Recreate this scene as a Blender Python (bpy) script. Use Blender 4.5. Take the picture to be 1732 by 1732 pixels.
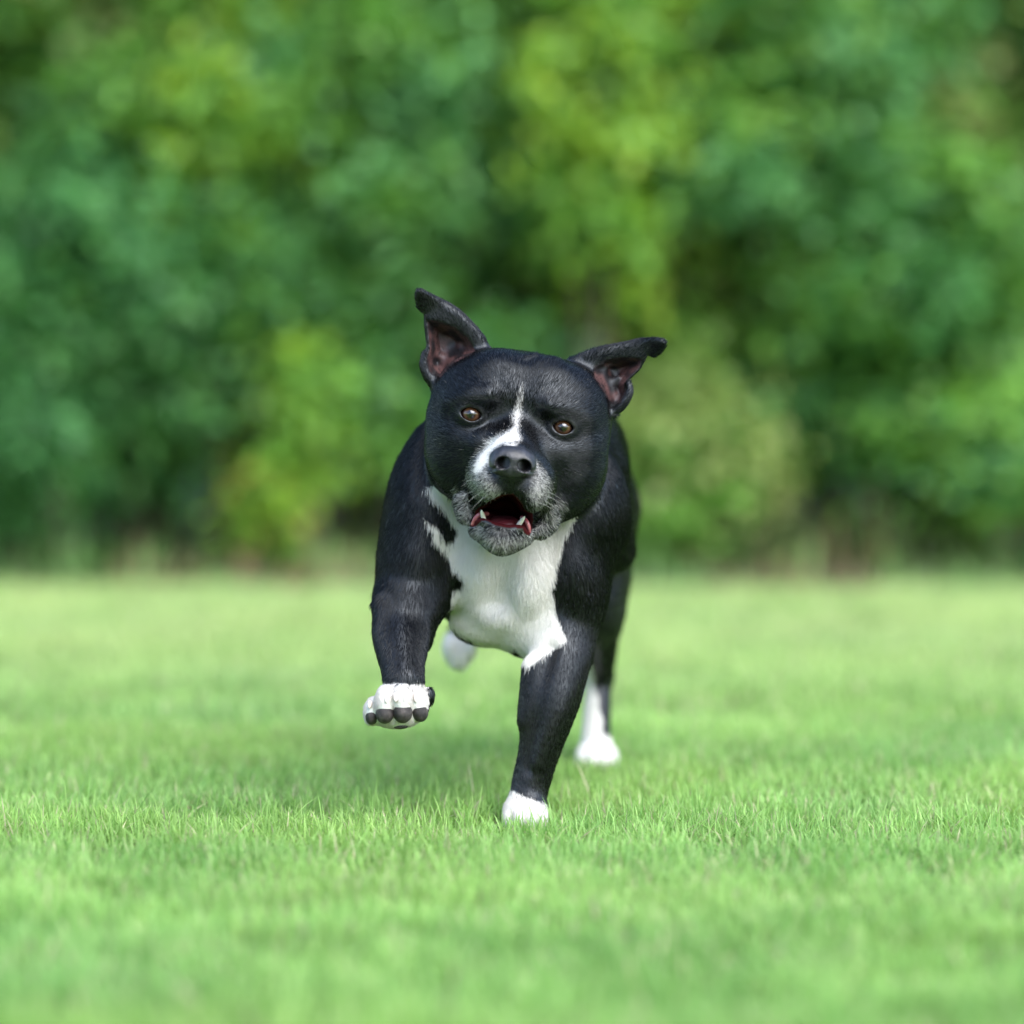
import bpy, math, random, os
import numpy as np

for _o in list(bpy.data.objects):
    bpy.data.objects.remove(_o)
SC = bpy.context.scene
COL = SC.collection
rng = np.random.default_rng(7)

# ------------------------------------------------------------------ camera, sky, sun, exposure
H_CAM, D_CAM = 0.514, 4.0
F_PX = 7000.0                                   # focal length in photograph pixels (1732 wide)
TH = math.atan(366.0 / F_PX)
cam_d = bpy.data.cameras.new('camera')
cam = bpy.data.objects.new('camera', cam_d); COL.objects.link(cam)
cam.location = (0, -D_CAM, H_CAM)
cam.rotation_euler = (math.pi / 2 - TH, 0, 0)
cam_d.sensor_width = 36.0
cam_d.lens = 36.0 * F_PX / 1732.0
cam_d.clip_start = 0.05
cam_d.clip_end = 2000
cam_d.dof.use_dof = True
cam_d.dof.focus_distance = D_CAM - 0.06
cam_d.dof.aperture_fstop = 2.0
SC.camera = cam

SUN_EL, SUN_AZ = math.radians(46), math.radians(148)     # azimuth measured from +Y (north) clockwise
world = bpy.data.worlds.new('World'); SC.world = world
world.use_nodes = True
wn = world.node_tree
bg = wn.nodes.get('Background') or wn.nodes.new('ShaderNodeBackground')
sky = wn.nodes.new('ShaderNodeTexSky')
sky.sky_type = 'NISHITA'
sky.sun_disc = False
sky.sun_elevation = SUN_EL
sky.sun_rotation = SUN_AZ
sky.air_density = 1.0; sky.dust_density = 1.0; sky.ozone_density = 1.0
wn.links.new(sky.outputs[0], bg.inputs[0])
bg.inputs[1].default_value = 0.15
sun_d = bpy.data.lights.new('sun', 'SUN')
sun = bpy.data.objects.new('sun', sun_d); COL.objects.link(sun)
sun_d.energy = 2.3
sun_d.angle = math.radians(62)
sun_d.color = (1.0, 0.985, 0.96)
sx, sy, sz = math.sin(SUN_AZ) * math.cos(SUN_EL), math.cos(SUN_AZ) * math.cos(SUN_EL), math.sin(SUN_EL)
from mathutils import Vector, Matrix
sun.rotation_euler = Vector((sx, sy, sz)).to_track_quat('Z', 'Y').to_euler()
SC.view_settings.view_transform = 'Standard'
SC.view_settings.look = 'None'
SC.view_settings.gamma = 1.0
SC.view_settings.use_curve_mapping = False
SC.view_settings.exposure = 1.45
SC.render.engine = 'CYCLES'
SC.cycles.use_denoising = True
SC.cycles.use_adaptive_sampling = True
SC.cycles.adaptive_threshold = 0.008
SC.cycles.max_bounces = 9
SC.cycles.diffuse_bounces = 6
SC.cycles.glossy_bounces = 3
SC.cycles.transmission_bounces = 4
SC.cycles.transparent_max_bounces = 4
SC.cycles.caustics_reflective = False
SC.cycles.caustics_refractive = False
try:
    SC.cycles_curves.shape = 'THICK'
    SC.cycles_curves.subdivisions = 2
except Exception:
    pass

# ------------------------------------------------------------------ small helpers
PXM = 1750.0
def P(px, py, d=0.0):
    """point of the place seen at photograph pixel (px, py), d/1750 m behind the planted paw"""
    y = d / PXM
    c, s = math.cos(TH), math.sin(TH)
    X, Y = (px - 866) / F_PX, (866 - py) / F_PX
    vy = c + Y * s
    t = (D_CAM + y) / vy
    return np.array([t * X, y, H_CAM + t * (Y * c - s)])
def S(d):
    return (D_CAM + d / PXM) / F_PX
def unP(v):
    c, s = math.cos(TH), math.sin(TH)
    y = v[:, 1] + D_CAM; z = v[:, 2] - H_CAM
    f = y * c - z * s
    u = y * s + z * c
    return 866 + F_PX * v[:, 0] / f, 866 - F_PX * u / f

def tag(o, label=None, cat=None, group=None, kind=None):
    if label: o['label'] = label
    if cat: o['category'] = cat
    if group: o['group'] = group
    if kind: o['kind'] = kind
    return o
def link(name, data, parent=None, mat=None):
    o = bpy.data.objects.new(name, data); COL.objects.link(o)
    if parent is not None: o.parent = parent
    if mat is not None: data.materials.append(mat)
    return o
def empty(name, loc=(0, 0, 0)):
    o = bpy.data.objects.new(name, None); COL.objects.link(o); o.location = loc
    o.empty_display_size = 0.1
    return o
def mesh_np(name, verts, loops, sizes, smooth=True):
    """fast mesh from numpy: loops = flat vertex indices, sizes = verts per face"""
    me = bpy.data.meshes.new(name)
    verts = np.ascontiguousarray(verts, dtype=np.float32)
    loops = np.ascontiguousarray(loops, dtype=np.int32).ravel()
    sizes = np.ascontiguousarray(sizes, dtype=np.int32)
    me.vertices.add(len(verts)); me.vertices.foreach_set('co', verts.ravel())
    me.loops.add(len(loops)); me.loops.foreach_set('vertex_index', loops)
    me.polygons.add(len(sizes))
    st = np.zeros(len(sizes), np.int32); st[1:] = np.cumsum(sizes)[:-1]
    me.polygons.foreach_set('loop_start', st)
    try: me.polygons.foreach_set('loop_total', sizes)
    except Exception: pass
    me.polygons.foreach_set('use_smooth', np.full(len(sizes), smooth, dtype=bool))
    me.update(calc_edges=True)
    return me
def color_attr(me, name, rgb, domain='POINT'):
    a = me.attributes.new(name, 'FLOAT_COLOR', domain)
    c = np.ones((len(rgb), 4), np.float32); c[:, :3] = rgb
    a.data.foreach_set('color', c.ravel())
def float_attr(me, name, v, domain='POINT'):
    a = me.attributes.new(name, 'FLOAT', domain)
    a.data.foreach_set('value', np.ascontiguousarray(v, dtype=np.float32))

def nodes(name):
    m = bpy.data.materials.new(name); m.use_nodes = True
    nt = m.node_tree; b = nt.nodes['Principled BSDF']
    return m, nt, b
def N(nt, t, **kw):
    n = nt.nodes.new(t)
    for k, v in kw.items(): setattr(n, k, v)
    return n

# lattice value noise for build-time variation
_lat = rng.random((64, 64, 64)).astype(np.float32)
def vnoise(p, scale):
    q = np.asarray(p, np.float32) * scale + 1000.0
    i = np.floor(q).astype(np.int64); f = q - i
    f = f * f * (3 - 2 * f)
    i0 = i % 64; i1 = (i + 1) % 64
    r = 0
    for dx in (0, 1):
        wx = f[:, 0] if dx else 1 - f[:, 0]
        ix = i1[:, 0] if dx else i0[:, 0]
        for dy in (0, 1):
            wy = f[:, 1] if dy else 1 - f[:, 1]
            iy = i1[:, 1] if dy else i0[:, 1]
            for dz in (0, 1):
                wz = f[:, 2] if dz else 1 - f[:, 2]
                iz = i1[:, 2] if dz else i0[:, 2]
                r = r + wx * wy * wz * _lat[ix, iy, iz]
    return r
def sstep(a, b, x):
    t = np.clip((x - a) / (b - a), 0, 1)
    return t * t * (3 - 2 * t)

# ------------------------------------------------------------------ signed-distance modelling
class Shape:
    def __init__(self): self.prims = []
    def add(self, fn, lo, hi, k=0.01, op='u'):
        self.prims.append((fn, np.asarray(lo, float), np.asarray(hi, float), k, op))
    def ell(self, px, py, d, rx, ry, rd, k=20, op='u', roll=0, pitch=0, yaw=0):
        c = P(px, py, d); s = S(d)
        r = np.array([rx, rd, ry]) * s
        R = (Matrix.Rotation(math.radians(roll), 3, 'Y') @ Matrix.Rotation(math.radians(pitch), 3, 'X') @ Matrix.Rotation(math.radians(yaw), 3, 'Z'))
        R = np.array(R)
        m = max(r)
        def fn(p):
            q = (p - c) @ R
            k0 = np.sqrt(((q / r) ** 2).sum(1)); k1 = np.sqrt(((q / (r * r)) ** 2).sum(1)) + 1e-9
            return k0 * (k0 - 1.0) / k1
        self.add(fn, c - m, c + m, k * s, op)
    def cone(self, a, b, k=20, op='u'):
        """round cone between a=(px,py,d,r) and b"""
        A, B = P(*a[:3]), P(*b[:3]); ra, rb = a[3] * S(a[2]), b[3] * S(b[2])
        ba = B - A; L2 = ba @ ba; L = math.sqrt(L2)
        def fn(p):
            q = p - A
            t = np.clip(q @ ba / L2, 0, 1)
            e = q - t[:, None] * ba
            return np.sqrt((e * e).sum(1)) - (ra + (rb - ra) * t)
        lo = np.minimum(A - ra, B - rb); hi = np.maximum(A + ra, B + rb)
        self.add(fn, lo, hi, k * S(a[2]), op)
    def chain(self, pts, k=20, op='u'):
        """one smooth tapering limb through the points (px, py, d, r)"""
        A = np.array([list(P(*q[:3])) + [q[3] * S(q[2])] for q in pts])
        n = len(A)
        if n > 2:
            E = np.concatenate([[2 * A[0] - A[1]], A, [2 * A[-1] - A[-2]]]); out = []
            for i in range(1, n):
                for t in np.arange(0, 1, .25):
                    a, b, c, d = E[i - 1], E[i], E[i + 1], E[i + 2]
                    out.append(.5 * (2 * b + (c - a) * t + (2 * a - 5 * b + 4 * c - d) * t * t + (3 * b - a - 3 * c + d) * t ** 3))
            A = np.array(out + [A[-1]])
        def fn(p):
            best = None
            for u, v in zip(A[:-1], A[1:]):
                ba = v[:3] - u[:3]; q = p - u[:3]
                t = np.clip(q @ ba / (ba @ ba), 0, 1)
                e = q - t[:, None] * ba
                w = np.sqrt((e * e).sum(1)) - (u[3] + (v[3] - u[3]) * t)
                best = w if best is None else np.minimum(best, w)
            return best
        lo = (A[:, :3] - A[:, 3:]).min(0); hi = (A[:, :3] + A[:, 3:]).max(0)
        self.add(fn, lo, hi, k * S(pts[0][2]), op)
    def __call__(self, p, margin=0.03):
        d = np.full(len(p), 0.08)
        for fn, lo, hi, k, op in self.prims:
            m = margin + k
            idx = np.nonzero(((p > lo - m) & (p < hi + m)).all(1))[0]
            if len(idx) == 0: continue
            v = fn(p[idx]); a = d[idx]
            if op == 'u':
                h = np.clip(k - np.abs(a - v), 0, None) / k
                d[idx] = np.minimum(a, v) - h * h * k * 0.25
            else:
                v = -v
                h = np.clip(k - np.abs(a - v), 0, None) / k
                d[idx] = np.maximum(a, v) + h * h * k * 0.25
        return d

def poly_sdf(q, poly):
    """signed distance in the plane, negative inside"""
    n = len(poly); d = np.full(len(q), 1e9); s = np.ones(len(q))
    for i in range(n):
        a = poly[i]; b = poly[i - 1]
        e = b - a; w = q - a
        t = np.clip((w @ e) / (e @ e), 0, 1)
        g = w - t[:, None] * e
        d = np.minimum(d, (g * g).sum(1))
        c1 = q[:, 1] >= a[1]; c2 = q[:, 1] < b[1]; c3 = e[0] * w[:, 1] > e[1] * w[:, 0]
        al = c1 & c2 & c3; no = ~c1 & ~c2 & ~c3
        s = np.where(al | no, -s, s)
    return s * np.sqrt(d)
def px_poly(pts):
    return np.array(pts, float)

def axis_coords(lo, hi, flo, fhi, fine, coarse):
    out = [lo]
    while out[-1] < hi:
        x = out[-1]
        dist = max(flo - x, x - fhi, 0)
        out.append(x + fine + min(1, dist / 0.03) * (coarse - fine))
    n = (len(out) + 7) // 8 * 8
    while len(out) < n: out.append(out[-1] + coarse)
    return np.array(out)

def surface_nets(f, X, Y, Z):
    B = 8
    nx, ny, nz = len(X), len(Y), len(Z)
    bx, by, bz = nx // B, ny // B, nz // B
    def cen(A, n): A = A.reshape(n, B); return (A[:, 0] + A[:, -1]) / 2, np.diff(np.append(A[:, 0], A[-1, -1] + (A[-1, -1] - A[-1, -2])))
    cx, wx = cen(X, bx); cy, wy = cen(Y, by); cz, wz = cen(Z, bz)
    GX, GY, GZ = np.meshgrid(cx, cy, cz, indexing='ij')
    WX, WY, WZ = np.meshgrid(wx, wy, wz, indexing='ij')
    half = 0.5 * np.sqrt(WX ** 2 + WY ** 2 + WZ ** 2).ravel()
    v = f(np.stack([GX.ravel(), GY.ravel(), GZ.ravel()], 1))
    act = np.abs(v) < half * 1.5 + 0.002
    D = np.where(v > 0, 1.0, -1.0).astype(np.float32).reshape(bx, by, bz)
    D = np.repeat(np.repeat(np.repeat(D, B, 0), B, 1), B, 2)
    ai = np.argwhere(act.reshape(bx, by, bz))
    o = np.stack(np.meshgrid(range(B), range(B), range(B), indexing='ij'), -1).reshape(-1, 3)
    CH = 2500
    for c in range(0, len(ai), CH):
        idx = (ai[c:c + CH, None, :] * B + o[None]).reshape(-1, 3)
        p = np.stack([X[idx[:, 0]], Y[idx[:, 1]], Z[idx[:, 2]]], 1)
        D[idx[:, 0], idx[:, 1], idx[:, 2]] = f(p)
    I = D < 0
    m = I[:-1, :-1, :-1]
    allin = m.copy(); anyin = m.copy()
    for dx in (0, 1):
        for dy in (0, 1):
            for dz in (0, 1):
                t = I[dx:nx - 1 + dx, dy:ny - 1 + dy, dz:nz - 1 + dz]
                allin &= t; anyin |= t
    cells = np.argwhere(anyin & ~allin)
    cid = np.full((nx - 1, ny - 1, nz - 1), -1, np.int32)
    cid[cells[:, 0], cells[:, 1], cells[:, 2]] = np.arange(len(cells))
    acc = np.zeros((len(cells), 3)); cnt = np.zeros(len(cells))
    ax = [X, Y, Z]
    cor = [(a, b, c) for a in (0, 1) for b in (0, 1) for c in (0, 1)]
    for ca in cor:
        for a in range(3):
            if ca[a]: continue
            cb = list(ca); cb[a] = 1
            ia = cells + np.array(ca); ib = cells + np.array(cb)
            va = D[ia[:, 0], ia[:, 1], ia[:, 2]]; vb = D[ib[:, 0], ib[:, 1], ib[:, 2]]
            x = (va < 0) != (vb < 0)
            t = va[x] / (va[x] - vb[x])
            pa = np.stack([ax[i][ia[x, i]] for i in range(3)], 1); pb = np.stack([ax[i][ib[x, i]] for i in range(3)], 1)
            acc[x] += pa + (pb - pa) * t[:, None]; cnt[x] += 1
    V = acc / cnt[:, None]
    quads = []
    for a in range(3):
        s0 = [slice(None)] * 3; s1 = [slice(None)] * 3
        s0[a] = slice(0, -1); s1[a] = slice(1, None)
        e = np.argwhere(I[tuple(s0)] != I[tuple(s1)])
        b, c = (a + 1) % 3, (a + 2) % 3
        e = e[(e[:, b] > 0) & (e[:, c] > 0) & (e[:, b] < I.shape[b] - 1) & (e[:, c] < I.shape[c] - 1)]
        def g(db, dc):
            q = e.copy(); q[:, b] -= db; q[:, c] -= dc
            return cid[q[:, 0], q[:, 1], q[:, 2]]
        Q = np.stack([g(0, 0), g(1, 0), g(1, 1), g(0, 1)], 1)
        ins = I[e[:, 0], e[:, 1], e[:, 2]]
        Q[~ins] = Q[~ins][:, ::-1]
        quads.append(Q)
    Q = np.concatenate(quads)
    return V, Q
def smooth_verts(V, Q, n=1, lam=0.5):
    e = np.concatenate([Q[:, [0, 1]], Q[:, [1, 2]], Q[:, [2, 3]], Q[:, [3, 0]]])
    cnt = np.bincount(e[:, 0], minlength=len(V)) + np.bincount(e[:, 1], minlength=len(V))
    for _ in range(n):
        A = np.zeros_like(V)
        for i in range(3):
            A[:, i] = np.bincount(e[:, 0], V[e[:, 1], i], len(V)) + np.bincount(e[:, 1], V[e[:, 0], i], len(V))
        V = V + lam * (A / cnt[:, None] - V)
    return V

# ------------------------------------------------------------------ ground
def build_ground():
    m, nt, b = nodes('soil_and_turf')
    tc = N(nt, 'ShaderNodeTexCoord')
    n1 = N(nt, 'ShaderNodeTexNoise'); n1.inputs['Scale'].default_value = 3.0; n1.inputs['Detail'].default_value = 8
    n2 = N(nt, 'ShaderNodeTexNoise'); n2.inputs['Scale'].default_value = 90.0; n2.inputs['Detail'].default_value = 4
    nt.links.new(tc.outputs['Object'], n1.inputs['Vector']); nt.links.new(tc.outputs['Object'], n2.inputs['Vector'])
    r = N(nt, 'ShaderNodeValToRGB'); r.color_ramp.elements[0].color = (.07, .16, .03, 1); r.color_ramp.elements[1].color = (.16, .30, .07, 1)
    r.color_ramp.elements[0].position = .35; r.color_ramp.elements[1].position = .65
    nt.links.new(n1.outputs[0], r.inputs[0])
    r2 = N(nt, 'ShaderNodeValToRGB'); r2.color_ramp.elements[0].color = (.35, .3, .2, 1); r2.color_ramp.elements[1].color = (1, 1, 1, 1)
    r2.color_ramp.elements[0].position = .3; r2.color_ramp.elements[1].position = .6
    nt.links.new(n2.outputs[0], r2.inputs[0])
    mx = N(nt, 'ShaderNodeMix', data_type='RGBA', blend_type='MULTIPLY'); mx.inputs[0].default_value = 1
    nt.links.new(r.outputs[0], mx.inputs[6]); nt.links.new(r2.outputs[0], mx.inputs[7])
    nt.links.new(mx.outputs[2], b.inputs['Base Color'])
    b.inputs['Roughness'].default_value = 1.0
    bp = N(nt, 'ShaderNodeBump'); bp.inputs['Strength'].default_value = .6; bp.inputs['Distance'].default_value = .02
    nt.links.new(n2.outputs[0], bp.inputs['Height']); nt.links.new(bp.outputs[0], b.inputs['Normal'])
    R = 600
    g = np.concatenate([[-R, -60, -20], np.linspace(-6, 6, 61), [20, 60, R]])
    gx, gy = np.meshgrid(g, g, indexing='ij')
    v = np.stack([gx.ravel(), gy.ravel(), np.zeros(gx.size)], 1)
    near = (np.abs(v[:, 0]) < 6) & (np.abs(v[:, 1]) < 6)
    v[:, 2] = np.where(near, (vnoise(v, 2.3) - .5) * 0.008, 0) - 0.004
    n = len(g)
    i = (np.arange(n - 1)[:, None] * n + np.arange(n - 1)[None]).ravel()
    q = np.stack([i, i + n, i + n + 1, i + 1], 1)
    o = link('ground', mesh_np('ground', v, q, np.full(len(q), 4)), None, m)
    tag(o, kind='structure')

# ------------------------------------------------------------------ grass
def leaf_material(name, attr='col', trans=0.35, rough=0.5, coat=0.0):
    m, nt, b = nodes(name)
    a = N(nt, 'ShaderNodeAttribute', attribute_name=attr)
    nt.links.new(a.outputs['Color'], b.inputs['Base Color'])
    b.inputs['Roughness'].default_value = rough
    b.inputs['Specular IOR Level'].default_value = 0.35
    t = N(nt, 'ShaderNodeBsdfTranslucent')
    hs = N(nt, 'ShaderNodeHueSaturation'); hs.inputs['Hue'].default_value = .485; hs.inputs['Saturation'].default_value = 1.1; hs.inputs['Value'].default_value = 1.35
    nt.links.new(a.outputs['Color'], hs.inputs['Color']); nt.links.new(hs.outputs[0], t.inputs[0])
    mx = N(nt, 'ShaderNodeMixShader'); mx.inputs[0].default_value = trans
    out = nt.nodes['Material Output']
    nt.links.new(b.outputs[0], mx.inputs[1]); nt.links.new(t.outputs[0], mx.inputs[2]); nt.links.new(mx.outputs[0], out.inputs[0])
    return m

def blades(pos, hgt, wid, lean, colA, colB, seg3=False):
    """tapered bent grass blades; returns verts, loops, sizes, colours"""
    n = len(pos)
    az = rng.random(n) * 2 * math.pi
    dirv = np.stack([np.cos(az), np.sin(az), np.zeros(n)], 1)
    ta = az + math.pi / 2 + rng.normal(0, .5, n)
    side = np.stack([np.cos(ta), np.sin(ta), np.zeros(n)], 1)
    up = np.array([0, 0, 1.0])
    def pt(t):
        return pos + up * (hgt * (t - .25 * np.clip(lean, 0, 2) * t * t))[:, None] + dirv * (hgt * lean * t ** 1.8)[:, None]
    V = []; C = []
    levels = [(0, .7), (.4, 1.0), (.75, .65), (1.0, 0)] if seg3 else [(0, .8), (.55, .9), (1.0, 0)]
    for t, w in levels:
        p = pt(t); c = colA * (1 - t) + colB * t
        if w == 0: V.append(p[:, None]); C.append(c[:, None])
        else:
            V.append(np.stack([p - side * (wid * w * .5)[:, None], p + side * (wid * w * .5)[:, None]], 1)); C.append(np.stack([c, c], 1))
    V = np.concatenate(V, 1); C = np.concatenate(C, 1)
    k = V.shape[1]; base = (np.arange(n) * k)[:, None]
    L = []
    if seg3: pat = [0, 1, 3, 2, 2, 3, 5, 4, 4, 5, 6]; sz = [4, 4, 3]
    else: pat = [0, 1, 3, 2, 2, 3, 4]; sz = [4, 3]
    return V.reshape(-1, 3), (base + np.array(pat)).ravel(), np.tile(sz, n), C.reshape(-1, 3)

def build_grass():
    mat = leaf_material('grass_blade', trans=0.45, rough=0.42)
    parts = []
    def field(n, y0, y1, extra, hmin, hmax, w0, w1, seg3=False, lean_m=.45, pal=0):
        rr_ = 0
        y = rng.uniform(y0, y1, int(n))
        hw = (D_CAM + y) * (866 / F_PX) + extra
        x = rng.uniform(-1, 1, int(n)) * hw
        keep = rng.random(int(n)) < hw / hw.max() * sstep(1.0, .86, np.abs(x) / hw)
        x, y = x[keep], y[keep]
        p = np.stack([x, y, np.full(len(x), -.004)], 1)
        q = p.copy(); q[:, 2] = 0
        clump = vnoise(q, 22); big = vnoise(q + 9, 3.0); tone = vnoise(q + 31, 7)
        foot = np.exp(-(((x - .010) / .040) ** 2 + ((y + .035) / .050) ** 2) ** 2)
        foot = np.maximum(foot, .8 * np.exp(-(((x - .093) / .034) ** 2 + ((y - .44) / .05) ** 2) ** 2))
        keep = rng.random(len(x)) < (.25 + 1.1 * clump) * (1 - .85 * foot)
        foot = foot[keep]
        p, q, clump, big, tone = p[keep], q[keep], clump[keep], big[keep], tone[keep]
        m = len(p)
        h = rng.uniform(hmin, hmax, m) * (.75 + .4 * clump + .15 * big) * (1 - .4 * foot)
        w = rng.uniform(w0, w1, m)
        lean = np.abs(rng.normal(0, lean_m, m)) + .08
        r = rng.random(m)[:, None]
        deep = np.array([.125, .275, .060]); light = np.array([.29, .455, .135]); yel = np.array([.44, .51, .22]); straw = np.array([.46, .43, .26])
        blu = np.array([.19, .36, .14]); yl2 = np.array([.28, .41, .09])
        t = np.clip(.1 + .6 * tone[:, None] + .9 * (r - .4), 0, 1.15)
        c = deep * (1 - t) + light * t
        pt = vnoise(q + 77, 4.5)[:, None]; pt2 = vnoise(q + 87, 9)[:, None]
        c = c * (1 + .15 * (pt2 - .5)); c = c * .75 + .25 * np.where(pt > .5, c * (1 - sstep(.5, .75, pt)) + yl2 * sstep(.5, .75, pt), c * sstep(.25, .5, pt) + blu * (1 - sstep(.25, .5, pt)))
        far = sstep(.4, 2.4, p[:, 1])[:, None] * (.35 + .4 * pt2)
        c = c * (1 - far) + yel * far
        s = (rng.random(m) < .06)[:, None]
        if pal == 1: s = (rng.random(m) < .95)[:, None]
        c = np.where(s, straw * (.6 + .5 * r), c)
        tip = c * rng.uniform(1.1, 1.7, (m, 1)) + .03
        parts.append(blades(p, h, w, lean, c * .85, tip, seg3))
    field(170000, -.62, .85, .25, .012, .032, .0009, .0022, True, .6)
    field(4500, -.62, .85, .25, .028, .048, .0011, .0020, True, .3)
    field(24000, -.62, .85, .25, .008, .026, .0008, .0016, False, 1.4, 1)       # dry thatch
    field(50000, -1.5, -.62, .15, .014, .034, .0018, .0034, False)
    field(120000, .85, 3.2, .35, .014, .030, .0024, .0046, False)
    # a looser ring round the part the photograph shows
    n = 105000
    p = np.stack([np.clip(rng.normal(0, 1.5, n), -5, 5), rng.uniform(-2.6, 3.2, n), np.full(n, -.004)], 1)
    hw = (D_CAM + p[:, 1]) * (866 / F_PX) + .25
    p = p[rng.random(n) < np.where(p[:, 1] > -1.5, sstep(.80, .92, np.abs(p[:, 0]) / hw), sstep(.45, .6, np.hypot(p[:, 0], (p[:, 1] + 1.5) * .6)))]
    m = len(p); r = rng.random((m, 1))
    c = (np.array([.12, .27, .05]) * (1 - vnoise(p, 5)[:, None]) + np.array([.26, .40, .12]) * vnoise(p, 5)[:, None]) * (.7 + .6 * r)
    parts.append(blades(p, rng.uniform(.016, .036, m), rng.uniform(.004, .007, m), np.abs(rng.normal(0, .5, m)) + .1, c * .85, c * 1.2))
    off = 0; Vs = []; Ls = []; Ss = []; Cs = []
    for V, L, s, C in parts:
        Vs.append(V); Ls.append(L + off); Ss.append(s); Cs.append(C); off += len(V)
    me = mesh_np('grass', np.concatenate(Vs), np.concatenate(Ls), np.concatenate(Ss), True)
    color_attr(me, 'col', np.concatenate(Cs))
    o = link('grass', me, None, mat)
    tag(o, 'short mown lawn grass, bright green with dry straw bits, under and around the running dog', 'grass', kind='stuff')

# ------------------------------------------------------------------ bushes
LEAFMAT = {}
def bush(name, cat, label, x, y, base, w, h, dp, n, size, pal, stems=5, seed=0, spread=.18, trunk_r=.018, lumps=26):
    r = np.random.default_rng(seed + 100)
    if abs(y) < 5 and size < .08: n = int(n * 1.7); size *= .78
    root = empty(name, (x, y, 0)); tag(root, label, cat, 'shrubs and small trees along the far edge of the lawn')
    # lumps of foliage over an uneven crown
    L = r.normal(0, 1, (lumps, 3)); L /= np.linalg.norm(L, axis=1)[:, None]
    L *= (r.random(lumps) ** .4)[:, None] * .82
    cen = np.stack([L[:, 0] * w / 2, L[:, 1] * dp / 2, base + (L[:, 2] * .5 + .5) * (h - base)], 1)
    rad = r.uniform(.75, 1.35, lumps) * spread
    k = r.integers(0, lumps, n)
    v = r.normal(0, 1, (n, 3)); v /= np.linalg.norm(v, axis=1)[:, None]
    rr = rad[k] * np.minimum(np.abs(r.normal(0, .62, n)), 1.5)
    p = cen[k] + v * rr[:, None] * np.array([1, 1, .8])
    p[:, 2] = np.abs(p[:, 2] - .02) + .02
    # orientation: leaf faces outwards and up
    nn = v * .5 + r.normal(0, .6, (n, 3)) + np.array([0, -.1, .65]); nn /= np.linalg.norm(nn, axis=1)[:, None]
    t = r.normal(0, 1, (n, 3)) + np.array([0, 0, -.5]); t -= (t * nn).sum(1)[:, None] * nn; t /= np.linalg.norm(t, axis=1)[:, None]
    s = np.cross(nn, t)
    sz = r.uniform(.6, 1.3, n) * size; a = sz[:, None]
    V = np.stack([p, p + t * a * .45 + s * a * .32 + nn * a * .09, p + t * a - nn * a * .08, p + t * a * .45 - s * a * .32 + nn * a * .09], 1)
    b = (np.arange(n) * 4)[:, None]
    F = (b + np.array([0, 2, 1, 0, 3, 2])).ravel()
    pal = np.array(pal, float)
    lump_t = r.random(lumps)[k]
    idx = np.clip((lump_t * .75 + r.random(n) * .45) * len(pal), 0, len(pal) - 1).astype(int)
    c = pal[idx] * r.uniform(.75, 1.25, (n, 1))
    me = mesh_np('foliage', V.reshape(-1, 3), F, np.full(n * 2, 3), False)
    color_attr(me, 'col', np.repeat(c, 4, 0))
    if 'm' not in LEAFMAT: LEAFMAT['m'] = leaf_material('shrub_leaf', trans=.3, rough=.45)
    fo = link('foliage', me, root, LEAFMAT['m']); fo['kind'] = 'stuff'
    if 'b' not in LEAFMAT:
        m, nt, bb = nodes('bark'); nz = N(nt, 'ShaderNodeTexNoise'); nz.inputs['Scale'].default_value = 40
        cr = N(nt, 'ShaderNodeValToRGB'); cr.color_ramp.elements[0].color = (.03, .02, .012, 1); cr.color_ramp.elements[1].color = (.10, .07, .045, 1)
        nt.links.new(nz.outputs[0], cr.inputs[0]); nt.links.new(cr.outputs[0], bb.inputs['Base Color']); bb.inputs['Roughness'].default_value = .9
        LEAFMAT['b'] = m
    for i in range(stems):
        j = r.integers(0, lumps); top = cen[j]
        b0 = np.array([r.normal(0, w * .07), r.normal(0, dp * .07), -.02])
        pts = [b0, b0 * .6 + top * .4 + np.array([r.normal(0, .05), r.normal(0, .05), .08]), top]
        tt = np.linspace(0, 1, 9); ring = []
        for q in tt:
            c0 = (1 - q) ** 2 * pts[0] + 2 * q * (1 - q) * pts[1] + q * q * pts[2]
            rr_ = trunk_r * (1 - .8 * q)
            for g in range(6):
                an = g * math.pi / 3; ring.append(c0 + np.array([math.cos(an), math.sin(an), 0]) * rr_)
        f = []
        for q in range(8):
            for g in range(6):
                f.append([q * 6 + g, q * 6 + (g + 1) % 6, (q + 1) * 6 + (g + 1) % 6, (q + 1) * 6 + g])
        link('stem', mesh_np('stem', np.array(ring), np.array(f), np.full(len(f), 4)), root, LEAFMAT['b'])
    return root

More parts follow.
